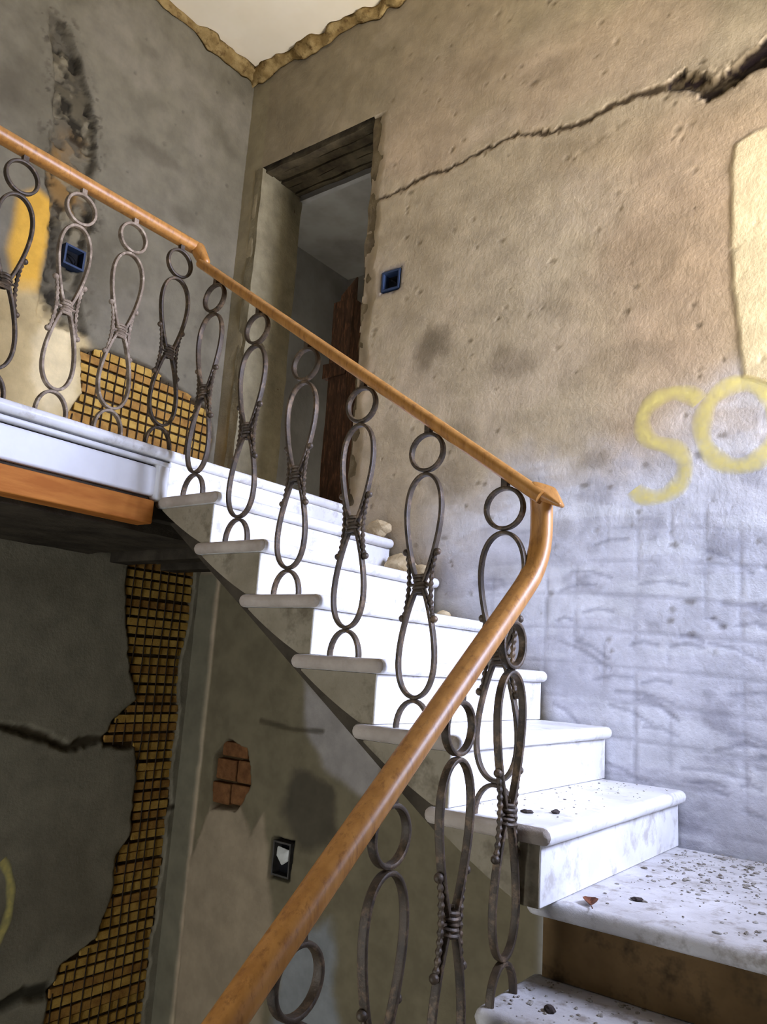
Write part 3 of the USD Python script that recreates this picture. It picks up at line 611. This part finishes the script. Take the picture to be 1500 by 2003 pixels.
rng = np.random.default_rng(12)
def crumb(s, r=rng):
    m = trimesh.creation.icosphere(0, 1.0) if s < .006 else trimesh.creation.icosphere(1, 1.0)
    m.vertices = m.vertices * r.uniform(.6, 1.2, m.vertices.shape) * np.array([s * r.uniform(.7, 1.6), s * r.uniform(.7, 1.4), s * .5]); return m
def scatter(n, fx, z, s0, s1):
    out = []
    for _ in range(n):
        x, y = fx(); s = s0 * (s1 / s0) ** rng.random() ** 2
        c = crumb(s); c.apply_translation((x, y, z + s * .25)); out.append(c)
    return out
def land():
    while True:
        x, y = rng.uniform(.0, .95), rng.uniform(.78, 1.69)
        if rng.random() < .12 + .75 * ss(.9, 1.5, y) + .3 * ss(.2, .5, x): return x, y
tag(obj('plaster_debris', cat(scatter(1500, land, 0, .0018, .0075)), M['crumb'], None, False), 'plaster crumbs and dust scattered over the quarter landing', 'debris', kind='stuff')
tag(obj('plaster_debris', cat(scatter(110, lambda: (rng.uniform(-.33, -.04), rng.uniform(.72, 1.66)), R, .0016, .0045)), M['crumb'], None, False), 'few plaster crumbs on the lowest step of the upper flight', 'debris', kind='stuff')
tag(obj('plaster_debris', cat(scatter(220, lambda: (rng.uniform(-.08, .5), rng.uniform(.54, .78)), -RB, .002, .007)), M['crumb'], None, False), 'plaster crumbs on the step below the quarter landing', 'debris', kind='stuff')
lfv = thing('dry_leaf', 'curled brown dry leaf near the front edge of the quarter landing', 'leaf', (.035, .80, .001), 25)
pts = [(.0, -.03), (.013, -.012), (.018, .004), (.012, .02), (0, .034), (-.012, .02), (-.018, .004), (-.013, -.012)]
lv = trimesh.creation.extrude_polygon(Polygon(pts), .0015).subdivide().subdivide(); v = lv.vertices.copy(); v[:, 2] += np.abs(v[:, 0]) * .7 + (v[:, 1] ** 2) * 6; lv.vertices = v
obj('blade', lv, M['leaf'], lfv); obj('stalk', sweep([(0, -.028, .004), (.003, -.042, .003), (.001, -.055, .006)], circle(.0012, 5)), M['leaf'], lfv)
for i, (x, y, z, s, lab) in enumerate(((-.135, .80, R, .012, 'dark chip at the near edge of the lowest step, left of two'), (-.085, .86, R, .013, 'dark chip on the lowest step, right of two'), (.10, .93, 0, .011, 'dark chip behind the dry leaf on the quarter landing'), (.02, .62, -RB, .017, 'dark shard on the step below the quarter landing'))):
    c = crumb(s); c.apply_translation((x, y, z + s * .25)); tag(obj('plaster_chip', c, M['chip'], None, False), lab, 'chip', 'dark chips on the stairs')
for i, (x, k, s, lab) in enumerate(((-1.20, 5, .06, 'largest tan plaster chunk on the steps against the wall'), (-1.09, 5, .036, 'small tan plaster chunk right of the largest one by the wall'), (-1.33, 6, .05, 'tan plaster chunk on the step above the largest chunk'), (-.98, 4, .026, 'lowest tan plaster lump against the wall'))):
    m = trimesh.creation.icosphere(2, 1.0); q = np.array(m.vertices); m.vertices = q * (1 + .5 * (meshkit.noise(q * 1.7 + 9 * i, i)[:, None] - .5)) * np.array([s * 1.3, s * .8, s * .8])
    m.apply_translation((x, YW - .012 - s * .75, k * R - m.bounds[0][2])); tag(obj('plaster_chunk', m, M['rubble'], None, 20), lab, 'rubble', 'plaster chunks on the steps by the wall')
